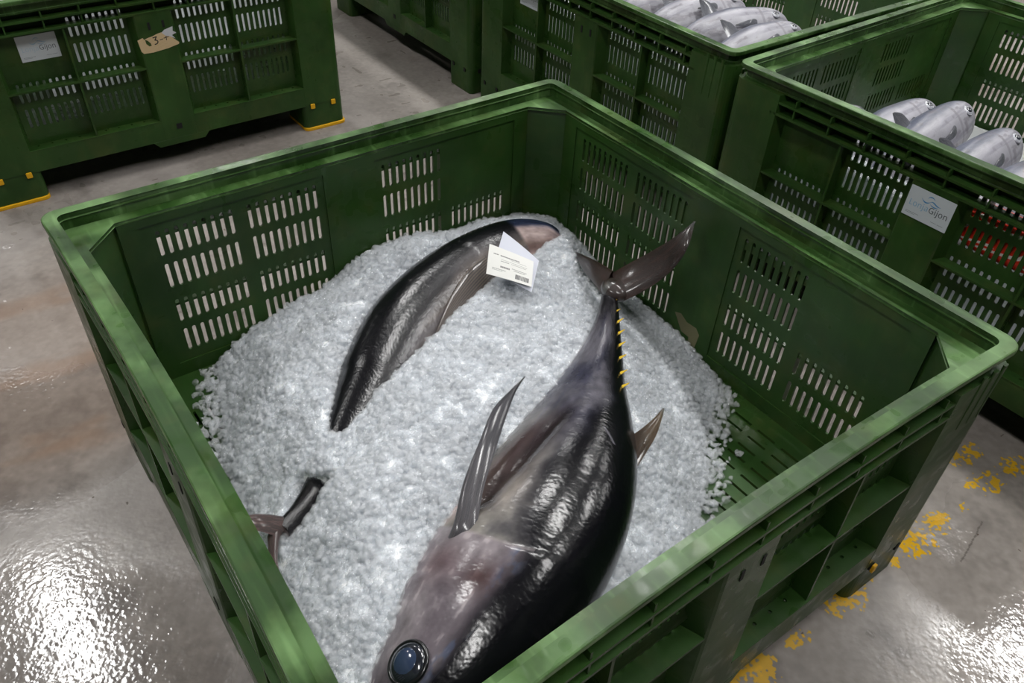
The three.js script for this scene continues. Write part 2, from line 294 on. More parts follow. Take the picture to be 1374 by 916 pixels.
// stickers and tape
function canvasTex(w, h, draw) { const c = document.createElement('canvas'); c.width = w; c.height = h; draw(c.getContext('2d'), w, h); const t = new THREE.CanvasTexture(c); t.colorSpace = THREE.SRGBColorSpace; return t; }
const sticker = (fade) => canvasTex(512, 344, (g, w, h) => {
  g.fillStyle = '#c9d0d6'; g.fillRect(0, 0, w, h);
  g.globalAlpha = fade;
  const rib = (p, w) => { const top = [], bot = []; for (let i = 0; i <= 24; i++) { const t = i / 24, k = 1 - t, bz = (j) => k * k * k * p[0][j] + 3 * k * k * t * p[1][j] + 3 * k * t * t * p[2][j] + t * t * t * p[3][j]; const h = w * (0.15 + 0.85 * Math.sin(Math.PI * t)) / 2; top.push([bz(0), bz(1) - h]); bot.unshift([bz(0), bz(1) + h]); } g.beginPath(); [...top, ...bot].forEach(([x, y], i) => (i ? g.lineTo(x, y) : g.moveTo(x, y))); g.closePath(); g.fill(); };
  g.fillStyle = '#3f86bd'; rib([[150, 92], [190, 140], [225, 130], [258, 96]], 14); rib([[250, 100], [285, 66], [320, 132], [374, 110]], 14); rib([[214, 88], [206, 40], [268, 34], [292, 66]], 12); rib([[255, 120], [285, 142], [320, 142], [352, 128]], 12);
  g.font = '92px sans-serif'; g.fillStyle = '#86aecb'; g.fillText('Lonja', 34, 214);
  g.globalAlpha = 1; g.fillStyle = '#3c434a'; g.fillText('Gijon', 262, 214);
  g.fillStyle = '#6d757c'; for (const [x, y, l] of [[34, 286, 150], [34, 300, 104], [330, 292, 56], [404, 292, 60]]) for (let i = 0; i < l; i += 11) g.fillRect(x + i, y, 7, 6);
});
function plateOn(bin, k, a, b, u, y, w, h, depth, tex, name, label, rot = 0) {
  const g = slab(roundRect(w / 2, h / 2, 0.0015, 2), [], 0.0008); const p = g.attributes.position, uv = g.attributes.uv;
  for (let i = 0; i < p.count; i++) uv.setXY(i, p.getX(i) / w + 0.5, p.getY(i) / h + 0.5);
  g.rotateZ(rot); g.translate(u, y, depth); g.applyMatrix4(sideM(k, a, b));
  const m = mesh(name, g, new THREE.MeshStandardMaterial({ map: tex, roughness: 0.35 }), bin); m.userData.label = label; return m;
}
const stickTex = sticker(1), fadedTex = sticker(0.35);
plateOn(rightBin, 3, 0.6, 0.615, 0.004, 0.467, 0.113, 0.077, 0.0006, stickTex, 'sticker', 'white sticker with blue wave and lettering');
plateOn(leftBin, 3, 0.6, 0.615, -0.335, 0.462, 0.11, 0.075, -0.0382, fadedTex, 'sticker', 'white sticker with faded lettering');
plateOn(protoBin, 3, 0.6, 0.615, -0.35, 0.482, 0.11, 0.075, -0.0382, fadedTex, 'sticker', 'white sticker with faded lettering');
{
  // torn tan tape with hand lettering, on the left bin's centre post
  const tex = canvasTex(512, 256, (g, w, h) => {
    g.fillStyle = '#cdb48c'; g.fillRect(0, 0, w, h);
    g.fillStyle = '#c2a77c'; for (let i = 0; i < 40; i++) g.fillRect((i * 137) % w, (i * 71) % h, 60, 3);
    g.strokeStyle = '#15181a'; g.lineWidth = 13; g.lineCap = 'round'; g.lineJoin = 'round';
    g.beginPath(); g.moveTo(196, 70); g.lineTo(240, 62); g.lineTo(214, 104); g.bezierCurveTo(260, 104, 256, 158, 204, 156); g.stroke();
    g.lineWidth = 9; g.beginPath(); g.moveTo(278, 112); g.lineTo(316, 106); g.stroke();
    g.beginPath(); g.moveTo(330, 98); g.lineTo(392, 88); g.moveTo(364, 66); g.lineTo(358, 128); g.stroke();
  });
  const W = 0.125, Hh = 0.062, m4 = sideM(3, 0.6, 0.615);
  const sc = (pts) => pts.map(([x, y]) => [(x - 0.5) * W, (0.5 - y) * Hh]);
  const tape = slab(sc([[0, 0.28], [0.1, 0.22], [0.14, 0.2], [0.16, 0.3], [0.26, 0.24], [0.38, 0.2], [0.5, 0.12], [0.62, 0.08], [0.8, 0.3], [0.93, 0.58], [1, 0.72], [0.98, 0.8], [0.7, 0.92], [0.3, 1], [0.08, 0.98], [0.03, 0.86]]), [sc([[0.18, 0.3], [0.24, 0.36], [0.3, 0.52], [0.31, 0.66], [0.25, 0.66], [0.19, 0.52]])], 0.0008);
  const p = tape.attributes.position, uv = tape.attributes.uv; for (let i = 0; i < p.count; i++) uv.setXY(i, p.getX(i) / W + 0.5, p.getY(i) / Hh + 0.5);
  tape.translate(0.0, 0.428, -0.0006); tape.applyMatrix4(m4);
  mesh('tape_label', tape, new THREE.MeshStandardMaterial({ map: tex, roughness: 0.5 }), leftBin).userData.label = 'torn tan tape with hand lettering';
  const torn = slab(sc([[0.62, 0.1], [0.7, -0.02], [0.92, -0.12], [0.9, 0.1], [0.98, 0.22], [0.86, 0.3], [0.93, 0.5], [0.8, 0.34], [0.7, 0.28]]), [], 0.0009); torn.translate(0, 0.428, -0.0004); torn.applyMatrix4(m4);
  mesh('torn_paper', torn, new THREE.MeshStandardMaterial({ color: new THREE.Color(0xc4c6ca), roughness: 0.7 }), leftBin).userData.label = 'torn white paper scrap';
}

// ------------------------------------------------------------------ crushed ice
const iceChipGeo = [0, 1, 2].map((k) => { const g = mergeVertices(new THREE.IcosahedronGeometry(1, 1).deleteAttribute('normal').deleteAttribute('uv')); const p = g.attributes.position; for (let i = 0; i < p.count; i++) { const f = 0.72 + 0.45 * hash(i, k, 5); p.setXYZ(i, p.getX(i) * f, p.getY(i) * f * 0.7, p.getZ(i) * f); } g.computeVertexNormals(); return g; });
function chips(parent, pts, rmin, rmax) {
  const part = [[], [], []]; pts.forEach((q, i) => part[i % 3].push(q));
  const m = new THREE.Matrix4(), qt = new THREE.Quaternion(), e = new THREE.Euler(), sc = V();
  part.forEach((list, k) => {
    if (!list.length) return;
    const im = new THREE.InstancedMesh(iceChipGeo[k], M.chip, list.length); im.name = 'ice_chips'; im.userData.kind = 'stuff'; shade(im);
    list.forEach((q, i) => { e.set(rnd() * 6.3, rnd() * 6.3, rnd() * 6.3); qt.setFromEuler(e); const r = mix(rmin, rmax, Math.pow(rnd(), 1.8)); sc.set(r * mix(0.8, 1.3, rnd()), r * mix(0.7, 1.1, rnd()), r); m.compose(q, qt, sc); im.setMatrixAt(i, m); });
    parent.add(im);
  });
}
// thin-plate surface through measured heights
function thinPlate(P) {
  const n = P.length, N = n + 3, A = []; const U = (r2) => (r2 < 1e-12 ? 0 : r2 * Math.log(r2));
  for (let i = 0; i < N; i++) A.push(new Float64Array(N + 1));
  for (let i = 0; i < n; i++) { for (let j = 0; j < n; j++) A[i][j] = U((P[i][0] - P[j][0]) ** 2 + (P[i][2] - P[j][2]) ** 2) + (i === j ? 0.004 : 0); A[i][n] = 1; A[i][n + 1] = P[i][0]; A[i][n + 2] = P[i][2]; A[n][i] = 1; A[n + 1][i] = P[i][0]; A[n + 2][i] = P[i][2]; A[i][N] = P[i][1]; }
  for (let c = 0; c < N; c++) { let p = c; for (let r = c + 1; r < N; r++) if (Math.abs(A[r][c]) > Math.abs(A[p][c])) p = r; [A[c], A[p]] = [A[p], A[c]]; for (let r = 0; r < N; r++) if (r !== c) { const f = A[r][c] / A[c][c]; if (f) for (let k = c; k <= N; k++) A[r][k] -= f * A[c][k]; } }
  const w = A.map((r, i) => r[N] / r[i]);
  return (x, z) => { let v = w[n] + w[n + 1] * x + w[n + 2] * z; for (let i = 0; i < n; i++) v += w[i] * U((P[i][0] - x) ** 2 + (P[i][2] - z) ** 2); return v; };
}
const iceH = thinPlate([
  // against the back right wall, the back left wall
  [0.554, 0.25, -0.555], [0.554, 0.272, -0.5], [0.49, 0.315, -0.36], [0.5, 0.305, -0.44], [0.554, 0.239, -0.442], [0.554, 0.225, -0.363], [0.554, 0.205, -0.132], [0.554, 0.186, 0.024], [0.554, 0.15, 0.117],
  [-0.276, 0.222, -0.569], [-0.104, 0.258, -0.569], [0.039, 0.321, -0.569], [0.163, 0.319, -0.569], [0.295, 0.288, -0.569], [0.461, 0.272, -0.569],
  // where it thins out to the bare floor
  [-0.382, 0.165, -0.56], [-0.43, 0.165, -0.395], [-0.482, 0.165, -0.131], [0.531, 0.165, 0.134], [0.44, 0.165, 0.186], [0.351, 0.165, 0.28], [0.241, 0.165, 0.364],
  [-0.53, 0.1, -0.5], [-0.54, 0.12, -0.3], [0.52, 0.09, 0.4], [0.4, 0.1, 0.4], [0.3, 0.12, 0.5], [0.2, 0.15, 0.54], [0.53, 0.1, 0.25],
  // the mound
  [0.032, 0.35, -0.227], [-0.145, 0.375, -0.052], [-0.279, 0.38, 0.074], [-0.374, 0.37, 0.147], [-0.461, 0.36, 0.24], [-0.513, 0.35, 0.296], [0.148, 0.35, -0.121], [0.281, 0.325, -0.172], [0.43, 0.285, -0.276], [0.129, 0.345, -0.23],
  [0.01, 0.32, -0.516], [-0.147, 0.3, -0.434], [-0.275, 0.28, -0.315], [-0.368, 0.25, -0.26], [-0.426, 0.205, -0.248], [-0.381, 0.3, -0.078], [-0.468, 0.22, -0.071], [0.51, 0.285, -0.503],
  [0.428, 0.25, -0.034], [0.276, 0.25, 0.173], [0.205, 0.23, 0.293], [0.057, 0.24, 0.365], [-0.086, 0.26, 0.408], [0.329, 0.19, 0.242], [0.213, 0.335, -0.049], [0.07, 0.365, 0.031], [-0.091, 0.38, 0.088],
  [-0.26, 0.385, 0.209], [-0.362, 0.38, 0.267], [-0.455, 0.37, 0.322], [-0.483, 0.29, 0.14], [-0.443, 0.315, 0.091], [-0.358, 0.33, 0.0], [-0.291, 0.325, -0.06],
  [-0.54, 0.31, 0.45], [-0.4, 0.33, 0.52], [-0.2, 0.29, 0.54], [0, 0.24, 0.55],
]);
// the sunk tuna's line (x, y, z, half width of the bared strip)
const SUNK = [[-0.51, 0.27, 0.07, 0.03], [-0.46, 0.262, 0.032, 0.026], [-0.417, 0.25, 0.004, 0.026], [-0.375, 0.252, -0.024, 0.024], [-0.352, 0.5, -0.04, 0.02], [-0.318, 0.5, -0.072, 0.01], [-0.3, 0.27, -0.088, 0.01], [-0.25, 0.268, -0.132, 0.028], [-0.18, 0.27, -0.195, 0.052], [-0.126, 0.275, -0.232, 0.064], [-0.022, 0.28, -0.31, 0.078], [0.095, 0.28, -0.37, 0.084], [0.228, 0.28, -0.41, 0.08], [0.355, 0.28, -0.425, 0.066], [0.43, 0.29, -0.41, 0.04]];
function iceTop(x, z) {
  const h = iceH(x, z); let bd = 9, by = 0, bw = 1;
  for (let i = 0; i < SUNK.length - 1; i++) { const p = SUNK[i], q = SUNK[i + 1], dx = q[0] - p[0], dz = q[2] - p[2], t = clamp(((x - p[0]) * dx + (z - p[2]) * dz) / (dx * dx + dz * dz)), d = Math.hypot(x - p[0] - dx * t, z - p[2] - dz * t) - mix(p[3], q[3], t); if (d < bd) { bd = d; by = mix(p[1], q[1], t); bw = mix(p[3], q[3], t); } }
  return mix(Math.min(h, by + 0.012), h, sst(-0.25 * bw, 0.45 * bw + 0.012, bd));
}
{
  const N = 230, x0 = -0.549, z0 = -0.564, dx = -2 * x0 / N, dz = -2 * z0 / N, pos = [], idx = [], hh = [];
  const inside = (x, z) => Math.abs(x) + Math.abs(z) < 0.549 + 0.564 - 0.07;
  for (let j = 0; j <= N; j++) for (let i = 0; i <= N; i++) {
    const x = x0 + i * dx, z = z0 + j * dz;
    const h = iceTop(x, z) + 0.016 * (fbm(x * 45 + 50, z * 45 + 50, 3, 4096, 71) - 0.5) + 0.02 * (fbm(x * 9 + 50, z * 9 + 50, 2, 4096, 72) - 0.5);
    hh.push(h); pos.push(x, Math.max(h, 0.164), z);
  }
  for (let j = 0; j < N; j++) for (let i = 0; i < N; i++) {
    const a = j * (N + 1) + i, q = [a, a + 1, a + N + 1, a + N + 2];
    if (q.every((k) => hh[k] < 0.182 + 0.02 * hash(i, j, 3)) || !inside(x0 + (i + 0.5) * dx, z0 + (j + 0.5) * dz)) continue;
    idx.push(q[0], q[2], q[1], q[1], q[2], q[3]);
  }
  const g = new THREE.BufferGeometry(); g.setAttribute('position', new THREE.Float32BufferAttribute(pos, 3)); g.setIndex(idx); g.computeVertexNormals();
  const heap = mesh('crushed_ice', g, M.ice, scene);
  tag(heap, 'white crushed ice heaped around the two tuna in the front bin', 'ice', null, 'stuff');
  const pts = [];
  for (let i = 0; i < 76000; i++) {
    const x = mix(-0.545, 0.545, rnd()), z = mix(-0.56, 0.56, rnd()); if (!inside(x, z)) continue;
    const h = iceTop(x, z) + 0.02 * (fbm(x * 9 + 50, z * 9 + 50, 2, 4096, 72) - 0.5);
    if (h < 0.17) { if (rnd() < 0.35 * sst(0.13, 0.17, h)) pts.push(V(x, 0.168 + 0.004 * rnd(), z)); continue; }
    pts.push(V(x, h + mix(-0.006, 0.006, rnd()), z)); if (h < 0.21) pts.push(V(x + 0.004, mix(0.168, h, rnd()), z));
  }
  chips(heap, pts, 0.0042, 0.011);
}
// heaps in the other bins: a closed block with rough sides, seen through the slots
function iceBlock(bin, a, b, y0, yTop, sideIn, label, slope = [0, 0]) {
  const rows = [], n = 60, m = 14; const pos = [], idx = [];
  const ring = subdiv(chamferRect(a - 0.056, b - 0.056, 0.07), 0.03), K = ring.length;
  for (let j = 0; j <= m; j++) { const y = mix(y0, yTop, j / m); ring.forEach(([x, z], i) => { const d = sideIn(i / K, y) + 0.02 * vn(i * 0.8, y * 40, 4096, 5) + 0.05 * sst(0.75, 1, j / m) * vn(i * 0.3, 3, 4096, 8); const L = Math.hypot(x, z); const low = clamp((slope[0] * (x + 0.55) + slope[1] * (z + 0.55)), 0, yTop - y0 - 0.05) * j / m; pos.push(x * (1 - d / L), y - low + 0.012 * vn(i * 0.5, j, 4096, 6), z * (1 - d / L)); }); }
  for (let j = 0; j < m; j++) for (let i = 0; i < K; i++) { const p = j * K + i, q = j * K + (i + 1) % K; idx.push(p, p + K, q, q, p + K, q + K); }
  const R = 8, base = pos.length / 3;
  for (let r = 1; r <= R; r++) for (let i = 0; i < K; i++) { const o = (m * K + i) * 3, f = 1 - r / R; const x = pos[o] * f, z = pos[o + 2] * f; pos.push(x, yTop - clamp(slope[0] * (x + 0.55) + slope[1] * (z + 0.55), 0, yTop - y0 - 0.05) + 0.035 * (fbm(x * 14 + 9, z * 14 + 9, 3, 4096, 12) - 0.3), z); }
  for (let r = 0; r < R; r++) for (let i = 0; i < K; i++) { const s0 = r === 0 ? m * K : base + (r - 1) * K, s1 = base + r * K, i2 = (i + 1) % K; idx.push(s0 + i, s1 + i, s0 + i2, s0 + i2, s1 + i, s1 + i2); }
  const g = new THREE.BufferGeometry(); g.setAttribute('position', new THREE.Float32BufferAttribute(pos, 3)); g.setIndex(idx); g.computeVertexNormals();
  const o = mesh('crushed_ice', g, M.iceBlock, scene); o.position.copy(bin.position); o.rotation.copy(bin.rotation);
  return tag(o, label, 'ice', null, 'stuff');
}
const iceMid = iceBlock(protoBin, 0.6, 0.615, 0.168, 0.47, (f, y) => (y < 0.27 ? 0.03 * vn(f * 90, 1, 4096, 4) : 0.004), 'white crushed ice under the silver fish in the bin wedged behind the front bin', [0.3, 0]);
const iceRight = iceBlock(rightBin, 0.6, 0.615, 0.168, 0.42, () => 0.004, 'white crushed ice under the silver fish in the right bin with the red packet', [0.3, 0]);
const iceLeft = iceBlock(leftBin, 0.6, 0.615, 0.168, 0.53, (f, y) => 0.004 + 0.3 * sst(0.36, 0.26, y) + 0.03 * sst(0.45, 0.8, vn(f * 70, y * 30, 4096, 14)), 'white crushed ice filling the upper left bin on yellow soles');
const iceFar = iceBlock(farBin, 0.6, 0.615, 0.168, 0.45, () => 0.004, 'white crushed ice glimpsed through the lower slots of the farthest bin');
for (const [o, x0, x1, z0, z1, y, n] of [[iceMid, -0.53, 0.3, -0.3, 0.53, 0.475, 6000], [iceRight, -0.53, 0.4, -0.53, 0.5, 0.43, 22000], [iceLeft, -0.53, -0.2, -0.53, 0.2, 0.535, 1500]]) {
  const pts = []; for (let i = 0; i < n; i++) { const x = mix(x0, x1, rnd()); pts.push(V(x, y + 0.02 * rnd() - (o === iceLeft ? 0 : 0.3 * (x + 0.55)), mix(z0, z1, rnd()))); } chips(o, pts, 0.004, 0.009);
}

// ------------------------------------------------------------------ fish
function catmull(list, s) { const n = list.length - 1, t = clamp(s) * n, i = Math.min(n - 1, Math.floor(t)), f = t - i, g = (k) => list[clamp(k, 0, n)]; const p0 = g(i - 1), p1 = g(i), p2 = g(i + 1), p3 = g(i + 2); return p1.map((_, k) => 0.5 * (2 * p1[k] + (p2[k] - p0[k]) * f + (2 * p0[k] - 5 * p1[k] + 4 * p2[k] - p3[k]) * f * f + (3 * p1[k] - p0[k] - 3 * p2[k] + p3[k]) * f * f * f)); }
// st: [x, y, z, dorsal half, ventral half, lateral half] from tail to snout; dorsalHint: world direction of the back; mod(s, phi): radial factor
function fishBody(st, dorsalHint, mod = () => 1, N = 170, K = 84) {
  const frame = (s) => { const c = catmull(st, s), e = 0.004, a = catmull(st, s - e), b = catmull(st, s + e); const T = V(b[0] - a[0], b[1] - a[1], b[2] - a[2]).normalize(); const D = dorsalHint.clone().addScaledVector(T, -dorsalHint.dot(T)).normalize(); const Lt = T.clone().cross(D).normalize(); if (Lt.y < 0) Lt.negate(); return { c, T, D, L: Lt }; };
  const point = (s, phi) => { const { c, D, L: Lt } = frame(s); const cs = Math.cos(phi), sn = Math.sin(phi); const ex = 0.92; const dh = cs > 0 ? c[3] : c[4]; const k = mod(s, phi); return V(c[0], c[1], c[2]).addScaledVector(D, k * dh * Math.sign(cs) * Math.pow(Math.abs(cs), ex)).addScaledVector(Lt, k * c[5] * Math.sign(sn) * Math.pow(Math.abs(sn), ex)); };
  const pos = [], uv = [], idx = [];
  for (let i = 0; i <= N; i++) { const s = i / N; for (let j = 0; j <= K; j++) { const phi = j / K * Math.PI * 2, p = point(s, phi); pos.push(p.x, p.y, p.z); uv.push(s, j / K); } }
  const flip = (() => { const f = frame(0.5); return f.D.clone().cross(f.L).dot(f.T) > 0; })();
  for (let i = 0; i < N; i++) for (let j = 0; j < K; j++) { const a = i * (K + 1) + j, b = a + K + 1; if (flip) idx.push(a, a + 1, b, b, a + 1, b + 1); else idx.push(a, b, a + 1, a + 1, b, b + 1); }
  for (const e of [0, N]) { const c = catmull(st, e / N), k = pos.length / 3; pos.push(c[0], c[1], c[2]); uv.push(e / N, 0.5); for (let j = 0; j < K; j++) { const a = e * (K + 1) + j; if ((e === 0) !== flip) idx.push(k, a, a + 1); else idx.push(k, a + 1, a); } }
  let g = new THREE.BufferGeometry(); g.setAttribute('position', new THREE.Float32BufferAttribute(pos, 3)); g.setAttribute('uv', new THREE.Float32BufferAttribute(uv, 2)); g.setIndex(idx); g.computeVertexNormals();
  const nm = g.attributes.normal; for (let i = 0; i <= N; i++) { const a = i * (K + 1), b = a + K; const x = nm.getX(a) + nm.getX(b), y = nm.getY(a) + nm.getY(b), z = nm.getZ(a) + nm.getZ(b), l = Math.hypot(x, y, z) || 1; nm.setXYZ(a, x / l, y / l, z / l); nm.setXYZ(b, x / l, y / l, z / l); }
  return { geo: g, point, frame };
}
// a fin: rows of [leading xyz], [trailing xyz] from root to tip, swelling between its edges
function fin(lead, trail, thick, n = 26, m = 10) {
  const pos = [], uv = [], idx = [], P = (s, t) => { const a = catmull(lead, s), b = catmull(trail, s); return V(mix(a[0], b[0], t), mix(a[1], b[1], t), mix(a[2], b[2], t)); };
  for (const sd of [1, -1]) for (let i = 0; i <= n; i++) for (let j = 0; j <= m; j++) {
    const s = i / n, t = j / m, p = P(s, t), e = 0.01; const du = P(clamp(s + e), t).sub(P(clamp(s - e), t)), dv = P(s, clamp(t + e)).sub(P(s, clamp(t - e))); const nn = du.cross(dv); if (nn.lengthSq() < 1e-16) nn.set(0, 1, 0); nn.normalize();
    const h = thick * (1 - 0.8 * s) * Math.pow(Math.max(0, Math.sin(Math.PI * Math.pow(t, 0.7))), 0.7) * 0.5; p.addScaledVector(nn, sd * h); pos.push(p.x, p.y, p.z); uv.push(s, t);
  }
  const off = (n + 1) * (m + 1);
  for (const sd of [0, 1]) for (let i = 0; i < n; i++) for (let j = 0; j < m; j++) { const a = sd * off + i * (m + 1) + j, b = a + m + 1; if (sd === 0) idx.push(a, b, a + 1, a + 1, b, b + 1); else idx.push(a, a + 1, b, b, a + 1, b + 1); }
  const g = new THREE.BufferGeometry(); g.setAttribute('position', new THREE.Float32BufferAttribute(pos, 3)); g.setAttribute('uv', new THREE.Float32BufferAttribute(uv, 2)); g.setIndex(idx); g.computeVertexNormals(); return g;
}
const skinBump = dataTex(1024, 512, (u, v) => clamp(0.6 * fbm(u * 160, v * 60, 3, 20, 401) + 0.4 * vn(u * 330, v * 190, 330, 402)), false);
const deg = Math.PI / 180;
function skinMat(map, rough = 0.2, bump = 0.00045) { return new THREE.MeshPhysicalMaterial({ map, roughness: rough, bumpMap: skinBump, bumpScale: bump }); }
const finTex = (base, tip, warm) => dataTex(256, 128, (u, v) => { const n = fbm(u * 9, v * 18, 4, 9, 501), r = vn(u * 3, v * 60, 60, 502); let c = lerp3(base, tip, clamp(u * 0.8 + 0.3 * (n - 0.5))); c = lerp3(c, warm, sst(0.45, 0.7, n) * 0.6); const k = 0.8 + 0.35 * r; c = lerp3(c, [104, 106, 104], sst(0.84, 0.95, u) * 0.8); return [c[0] * k, c[1] * k, c[2] * k]; });
const finM = (t, r = 0.35) => new THREE.MeshPhysicalMaterial({ map: t, roughness: r, clearcoat: 0.7, clearcoatRoughness: 0.15, bumpMap: skinBump, bumpScale: 0.001 });
function eyeball(parent, at, nrm, r, dark, iris, socket) {
  const q = new THREE.Quaternion().setFromUnitVectors(V(0, 0, 1), nrm);
  const put = (n, g, m) => { g.applyQuaternion(q); g.translate(at.x, at.y, at.z); return mesh(n, g, m, parent); };
  const ring = new THREE.TorusGeometry(r * 1.03, r * 0.13, 12, 40); put('eye_rim', ring, new THREE.MeshPhysicalMaterial({ color: socket, roughness: 0.3, clearcoat: 0.6 }));
  const s1 = new THREE.SphereGeometry(r, 36, 20); s1.scale(1, 1, 0.42); const e = put('eye', s1, new THREE.MeshPhysicalMaterial({ color: iris, roughness: 0.18, clearcoat: 1, clearcoatRoughness: 0.04 }));
  const s2 = new THREE.SphereGeometry(r * 0.78, 32, 16); s2.scale(1, 1, 0.44); s2.translate(0, 0, r * 0.125); s2.applyQuaternion(q); s2.translate(at.x, at.y, at.z);
  mesh('pupil', s2, new THREE.MeshPhysicalMaterial({ color: dark, roughness: 0.16, clearcoat: 1, clearcoatRoughness: 0.04 }), e);
}

// --- the large tuna lying on the heap, head towards the camera
{
  const t = thing('tuna', 'large black-backed tuna with yellow finlets and a long raised pectoral fin, nearest the camera', 'fish');
  const st = [[0.383, 0.345, -0.107, 0.017, 0.017, 0.014], [0.317, 0.34, -0.039, 0.026, 0.026, 0.024], [0.238, 0.335, 0.031, 0.046, 0.046, 0.036], [0.151, 0.33, 0.097, 0.076, 0.076, 0.056], [0.076, 0.33, 0.154, 0.106, 0.104, 0.075], [-0.002, 0.33, 0.211, 0.134, 0.13, 0.094], [-0.095, 0.335, 0.271, 0.152, 0.15, 0.107], [-0.187, 0.335, 0.322, 0.154, 0.154, 0.112], [-0.275, 0.335, 0.365, 0.141, 0.145, 0.106], [-0.365, 0.335, 0.403, 0.113, 0.118, 0.089], [-0.453, 0.33, 0.429, 0.074, 0.08, 0.06], [-0.515, 0.32, 0.446, 0.02, 0.02, 0.02]];
  const roll = 28 * deg, D = V(0.53, 0, 0.85).multiplyScalar(Math.cos(roll)).add(V(0, Math.sin(roll), 0));
  const sOp = (p) => mix(0.69, 0.662, sst(50, 115, p)) + 0.02 * Math.sin((p - 50) / 30);
  const mod = (s, phi) => {
    const p = phi / deg; if (p > 180) return 1; let k = 1;
    const vis = sst(20, 50, p) * sst(160, 140, p);
    k += 0.025 * sst(sOp(p) - 0.002, sOp(p) + 0.006, s) * sst(0.85, 0.75, s) * vis;               // gill cover stands proud
    k += 0.018 * sst(0.755, 0.765, s - 0.0003 * (p - 80)) * sst(0.86, 0.79, s) * vis * sst(45, 60, p);  // cheek plate
    const pg = 96 - 75 * (0.63 - s); k -= 0.075 * Math.exp(-(((p - pg) / 7) ** 2)) * sst(0.36, 0.46, s) * sst(0.66, 0.62, s);  // fin groove
    return k;
  };
  const tex = dataTex(1536, 768, (u, v) => {
    let p = v * 360; if (p > 180) p = 360 - p; const s = u, n = fbm(u * 14, v * 14, 5, 14, 601), n2 = fbm(u * 50, v * 60, 3, 50, 602), st2 = fbm(u * 9, v * 70, 3, 9, 603);
    const edge = s < 0.35 ? mix(46, 38, s / 0.35) : s < 0.56 ? mix(38, 66, (s - 0.35) / 0.21) : mix(66, 46, clamp((s - 0.56) / 0.13));
    const flank = lerp3(lerp3([56, 56, 70], [96, 94, 102], sst(0.3, 0.7, n)), lerp3([84, 82, 84], [142, 138, 132], sst(0.35, 0.65, n)), sst(0.44, 0.6, s));
    let c = lerp3([9, 9, 14], flank, sst(edge - 9, edge + 22, p + 26 * (n - 0.5)));
    c = lerp3(c, [112, 108, 100], sst(84, 104, p + 22 * (st2 - 0.5)) * sst(0.3, 0.5, s) * 0.75);
    c = lerp3(c, [176, 168, 168], sst(112, 150, p + 20 * (n - 0.5)) * 0.8);
    if (s < 0.3) c = lerp3(c, [22, 20, 24], sst(0.18, 0.04, s) * 0.9);
    // fin groove, dark and reddish
    const pg = 96 - 75 * (0.63 - s); const g = Math.exp(-(((p - pg) / 9) ** 2)) * sst(0.37, 0.45, s) * sst(0.67, 0.63, s); c = lerp3(c, [26, 18, 20], g * 0.85);
    const g2 = Math.exp(-(((p - pg - 13) / 9) ** 2)) * sst(0.42, 0.5, s) * sst(0.67, 0.62, s); c = lerp3(c, [74, 52, 52], g2 * 0.6);
    // pale skin at the pectoral root
    c = lerp3(c, [204, 184, 180], Math.exp(-(((s - 0.64) / 0.035) ** 2) - (((p - 120) / 16) ** 2)) * 0.85); c = lerp3(c, [178, 168, 158], Math.exp(-(((s - 0.6) / 0.045) ** 2) - (((p - 82) / 9) ** 2)) * 0.6);
    // head: mauve grey with a brown cheek, dark crown
    const hd = sst(-0.004, 0.004, s - (mix(0.69, 0.662, sst(50, 115, p)) + 0.02 * Math.sin((p - 50) / 30)));
    if (hd > 0) {
      let h = lerp3([106, 98, 104], [152, 144, 148], sst(0.3, 0.72, n)); h = lerp3(h, [176, 168, 168], sst(0.62, 0.8, n2) * 0.5);
      h = lerp3(h, [72, 54, 54], Math.exp(-(((s - 0.755) / 0.022) ** 2) - (((p - 68) / 12) ** 2)) * 0.85);
      h = lerp3(h, [88, 66, 70], Math.exp(-(((s - 0.745) / 0.03) ** 2) - (((p - 98) / 14) ** 2)) * 0.55);
      h = lerp3([8, 8, 13], h, sst(42, 60, p + 18 * (n - 0.5)));
      h = lerp3(h, [70, 84, 112], Math.exp(-(((p - 55) / 5) ** 2)) * 0.5 * sst(0.4, 0.6, n2));
      c = lerp3(c, h, hd);
    }
    const op = Math.abs(s - (mix(0.69, 0.662, sst(50, 115, p)) + 0.02 * Math.sin((p - 50) / 30))); if (p > 48 && p < 140) c = lerp3(c, [150, 142, 142], Math.exp(-((op / 0.0035) ** 2)) * 0.6);
    // pale scratch on the back
    const sc = Math.abs((p - 36) + (s - 0.46) * 420); if (s > 0.445 && s < 0.475) c = lerp3(c, [120, 118, 124], Math.exp(-((sc / 1.8) ** 2)) * 0.8);
    const k = 0.85 + 0.3 * n2; return [c[0] * k, c[1] * k, c[2] * k];
  });
  const body = fishBody(st, D, mod, 240, 120);
  mesh('body', body.geo, skinMat(tex), t);
  // eye
  { const s = 0.88, ph = 77 * deg, p = body.point(s, ph), q1 = body.point(s + 0.01, ph).sub(body.point(s - 0.01, ph)), q2 = body.point(s, ph + 0.05).sub(body.point(s, ph - 0.05)); const n = q1.cross(q2).normalize(); if (n.y < 0) n.negate(); eyeball(t, p.clone().addScaledVector(n, 0.002), n, 0.0275, new THREE.Color(0x36435c), new THREE.Color(0x24272f), new THREE.Color(0x0c0b10)); }
  // caudal fin: two lobes and the fleshy root
  const dk = finTex([42, 26, 22], [36, 31, 26], [66, 42, 36]), fm = finM(dk);
